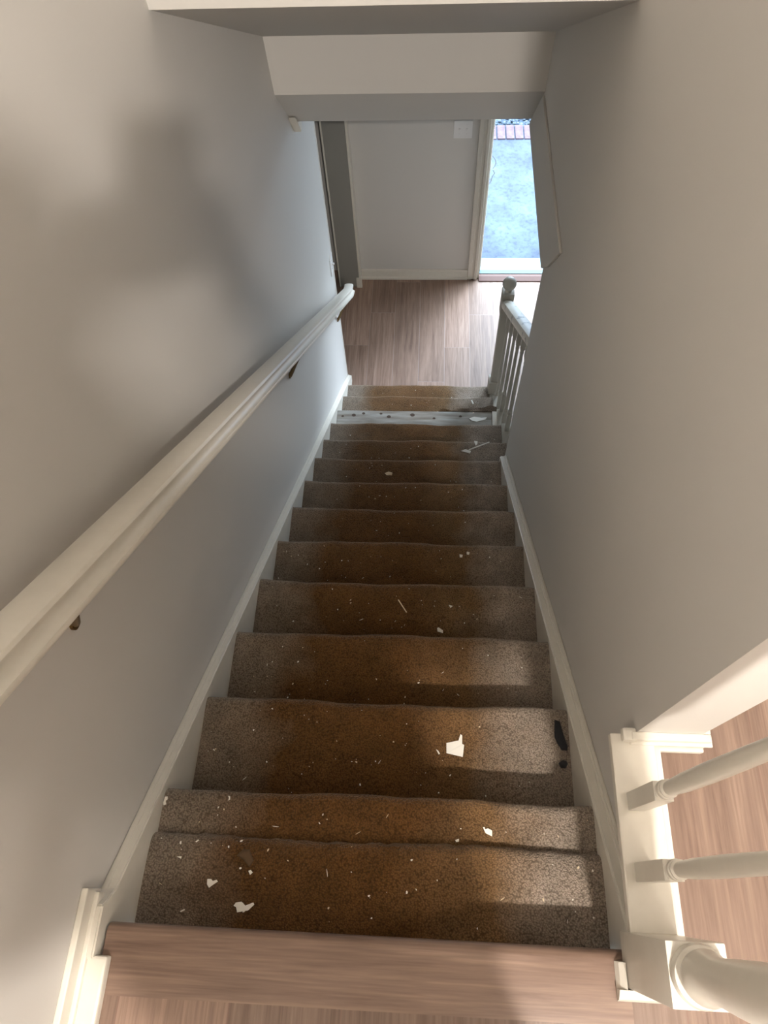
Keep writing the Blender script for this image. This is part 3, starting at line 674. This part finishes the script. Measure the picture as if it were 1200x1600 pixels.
for k in range(430):
    i = rnd.choice([1]*7+[2]*6+[3]*5+[4]*5+[5]*4+[6, 7, 8, 9]*3+[10, 12, 12, 12, 13, 13]); x = rnd.uniform(XL+.01, xr(i)-.01)
    y = rnd.uniform((i-1)*T_+.005, i*T_-.022); z = -i*R_+.0015
    if i == 1: z = -.148 if y < .14 else (-.1885 if y > .158 else None)
    if z is None: continue
    s = rnd.choice([.0006, .0008, .001, .0012, .0016, .002]); a = rnd.uniform(0, 6.28); L = s*rnd.choice([1, 1.2, 1.5, 2]) if rnd.random() < .955 else rnd.uniform(.004, .008)
    wd = s if L < .004 else .0006
    c_, s_ = math.cos(a), math.sin(a)
    P = [(-L, -wd*.6), (-L*.2, -wd), (L, -wd*.3), (L*.6, wd), (-L*.5, wd*.8)]
    lo = [bm.verts.new((x+p*c_-q*s_, y+p*s_+q*c_, z)) for p, q in P]; hi = [bm.verts.new((v.co.x, v.co.y, v.co.z+.0012)) for v in lo]
    mi = 1 if rnd.random() < .3 else 0
    fs = [bm.faces.new(hi), bm.faces.new(lo[::-1])] + [bm.faces.new([lo[q], lo[(q+1) % 5], hi[(q+1) % 5], hi[q]]) for q in range(5)]
    for f in fs: f.material_index = mi
o = linkobj('debris_crumbs', bm, [chipm, tanm]); tag(o, 'tiny white and tan crumbs scattered over the stair carpet', 'crumbs'); o['kind'] = 'stuff'
# ------------------------------------------------------------------ photographer (stands on the landing behind the lens; throws the shadow on wall and stairs)
skin_m = mat('skin', (0.62, 0.40, 0.30), 0.5, 0.4); shirt_m = mat('grey_shirt', (0.20, 0.21, 0.23), 0.9, 0.1)
jean_m = mat('dark_jeans', (0.05, 0.065, 0.10), 0.9, 0.1); hair_m = mat('brown_hair', (0.06, 0.035, 0.02), 0.6); shoe_m = mat('dark_shoe', (0.04, 0.04, 0.045), 0.6)
glassm = mat('phone_black', (0.01, 0.01, 0.012), 0.2, 0.5)
def skinned(name, chains, m_, parent, root=0, sub=2):
    """chains: lists of (x,y,z,r); the first point of a later chain may be an index of an earlier vertex"""
    vs = []; es = []; rs = []
    for ch in chains:
        prev = None
        for p in ch:
            if isinstance(p, int): prev = p; continue
            vs.append(p[:3]); rs.append(p[3]); k = len(vs)-1
            if prev is not None: es.append((prev, k))
            prev = k
    me = bpy.data.meshes.new(name); me.from_pydata(vs, es, [])
    o = bpy.data.objects.new(name, me); COL.objects.link(o)
    sk = o.modifiers.new('skin', 'SKIN'); sk.branch_smoothing = 0.4; sk.use_smooth_shade = True
    for i, v in enumerate(me.skin_vertices[0].data):
        rr = rs[i]; v.radius = rr if isinstance(rr, tuple) else (rr, rr); v.use_root = (i == root)
    sb = o.modifiers.new('subsurf', 'SUBSURF'); sb.levels = sub; sb.render_levels = sub
    dg = bpy.context.evaluated_depsgraph_get(); me2 = bpy.data.meshes.new_from_object(o.evaluated_get(dg))
    bpy.data.objects.remove(o)
    me2.name = name; me2.materials.clear(); me2.materials.append(m_)
    for p in me2.polygons: p.use_smooth = True
    base = Vector(parent.location); q = parent.parent
    while q: base += q.location; q = q.parent
    me2.transform(Matrix.Translation(-base))
    o = bpy.data.objects.new(name, me2); COL.objects.link(o); o.parent = parent
    return o
CAMP = Vector((0.045226, 0.067986, 1.413278))
pc_ = CAMP + d_*0.055 + r_*0.012 - f_*0.008          # phone centre
per = empty('person', (0.145, -0.42, 0.0), 'person in grey shirt and dark jeans on the landing holding a phone over the stairs', 'person')
def PH(a, b, c=0): return tuple(pc_ + r_*a + d_*b + f_*c)   # phone frame: right, down, forward
def hand(sx):
    # palm beside the phone, fingers behind (scene side), thumb on the screen side
    palm = PH(sx*.060, .045, -.004); wrist = PH(sx*.085, .100, -.002)
    ch = []
    for k in range(4):
        b0 = -.005 + k*.020; L = (.9, 1.0, .95, .78)[k]
        ch.append([PH(sx*.058, b0+.004, .004)+(.010,), PH(sx*(.050), b0, .016)+(.0090,), PH(sx*(.050-.022*L), b0-.002, .019)+(.0082,), PH(sx*(.050-.040*L), b0, .016)+(.0074,)])
    th = [PH(sx*.060, .060, -.006)+(.011,), PH(sx*.050, .040, -.020)+(.0098,), PH(sx*.036, .020, -.018)+(.0085,), PH(sx*.026, .006, -.016)+(.0075,)]
    return wrist, palm, ch, th
arms = []
verts_chain = []
# body: pelvis root
torso = [(0.145, -0.44, 0.94, (.15, .105)), (0.145, -0.45, 1.06, (.135, .10)), (0.145, -0.45, 1.20, (.145, .105)), (0.145, -0.44, 1.34, (.155, .11)), (0.145, -0.425, 1.43, (.11, .08)), (0.145, -0.40, 1.49, .055), (0.10, -0.375, 1.55, .060), (0.098, -0.35, 1.60, (.074, .088)), (0.098, -0.350, 1.655, (.077, .092)), (0.098, -0.355, 1.70, (.055, .066))]
chains = [torso]
for sx, sh in ((-1, -0.06), (1, 0.345)):
    wr, pa, fi, th = hand(sx)
    chains.append([3, (sh*.8+.02, -0.44, 1.40, .062), (sh, -0.43, 1.38, .052), (sh+sx*.045, -0.37, 1.23, .042), (sh+sx*.055, -0.30, 1.12, .038), (wr[0]*.5+(sh+sx*.05)*.5, -0.17, 1.22, .034), wr+(.025,), palm_ if False else pa+((.024, .016),)])
    base = sum(1 for c in chains for p in c if not isinstance(p, int)) - 1
    for c in fi: chains.append([base] + c)
    chains.append([base] + th)
chains.append([7, (0.10, -0.262, 1.585, .014), (0.10, -0.250, 1.578, .010)])
for sx in (-1, 1):
    hx = 0.15 + sx*.090
    chains.append([0, (hx, -0.44, 0.86, .085), (hx+sx*.01, -0.43, 0.66, .070), (hx+sx*.015, -0.42, 0.48, .055), (hx+sx*.018, -0.44, 0.30, .052), (hx+sx*.02, -0.46, 0.10, .038), (hx+sx*.02, -0.45, 0.055, .036), (hx+sx*.03, -0.36, 0.035, .030), (hx+sx*.03, -0.30, 0.03, .022)])
body = skinned('body', chains, skin_m, per)
# clothing
sc = [[(0.155, -0.44, 0.88, (.200, .125)), (0.155, -0.45, 1.06, (.195, .125)), (0.155, -0.45, 1.20, (.200, .130)), (0.15, -0.44, 1.34, (.195, .130)), (0.145, -0.425, 1.43, (.125, .095)), (0.145, -0.41, 1.462, .060)]]
for sx, sh in ((-1, -0.06), (1, 0.345)):
    wr, pa, fi, th = hand(sx)
    sc.append([3, (sh*.8+.02, -0.44, 1.40, .078), (sh, -0.43, 1.38, .068), (sh+sx*.045, -0.37, 1.23, .056), (sh+sx*.055, -0.30, 1.12, .052), (wr[0]*.5+(sh+sx*.05)*.5, -0.17, 1.22, .046), (wr[0]*.85+sh*.15, wr[1]-.045, wr[2]-.025, .036)])
skinned('shirt', sc, shirt_m, per)
tc = [[(0.145, -0.44, 1.02, (.150, .115)), (0.145, -0.44, 0.95, (.172, .125)), (0.145, -0.44, 0.86, (.178, .125))]]
for sx in (-1, 1):
    hx = 0.15 + sx*.090
    tc.append([2, (hx, -0.44, 0.78, .100), (hx+sx*.01, -0.43, 0.66, .084), (hx+sx*.015, -0.42, 0.48, .070), (hx+sx*.018, -0.44, 0.30, .066), (hx+sx*.02, -0.455, 0.10, .058)])
skinned('jeans', tc, jean_m, per)
for sx in (-1, 1):
    hx = 0.15 + sx*.090
    skinned('shoe', [[(hx+sx*.02, -0.485, 0.045, .042), (hx+sx*.024, -0.43, 0.05, .046), (hx+sx*.03, -0.36, 0.040, (.045, .036)), (hx+sx*.032, -0.31, 0.032, (.040, .028))]], shoe_m, per)
skinned('hair', [[(0.098, -0.385, 1.60, (.082, .080)), (0.098, -0.380, 1.66, (.088, .094)), (0.098, -0.372, 1.705, (.076, .082)), (0.098, -0.366, 1.73, (.045, .05))]], hair_m, per)
for sx in (-1, 1):
    bm = BM(); lathe(bm, 0, 0, [(0, -.010)] + [(.010*math.sin(a), -.010*math.cos(a)) for a in (0.5, 1.0, 1.57, 2.1, 2.6)] + [(0, .010)], 12)
    o = linkobj('eye', bm, plastic, per, smooth=True); o.location = Vector((0.098+sx*.030, -0.272, 1.615)) - per.location
    bm = BM(); lathe(bm, 0, 0, [(0, -.030), (.008, -.024), (.012, 0), (.008, .024), (0, .030)], 12)
    o = linkobj('ear', bm, skin_m, per, smooth=True); o.location = Vector((0.098+sx*.080, -0.345, 1.61)) - per.location
ph = empty('phone', tuple(pc_), 'black phone held in both hands above the top of the stairs', 'phone')
bm = BM(); box(bm, (-.037, -.076, -.004), (.037, .076, .004), bev=.003)
M_ = Matrix((( r_[0], -d_[0], -f_[0]), (r_[1], -d_[1], -f_[1]), (r_[2], -d_[2], -f_[2])))
bmesh.ops.transform(bm, matrix=M_.to_4x4(), verts=bm.verts)
o = linkobj('phone_body', bm, glassm, ph, smooth=True)
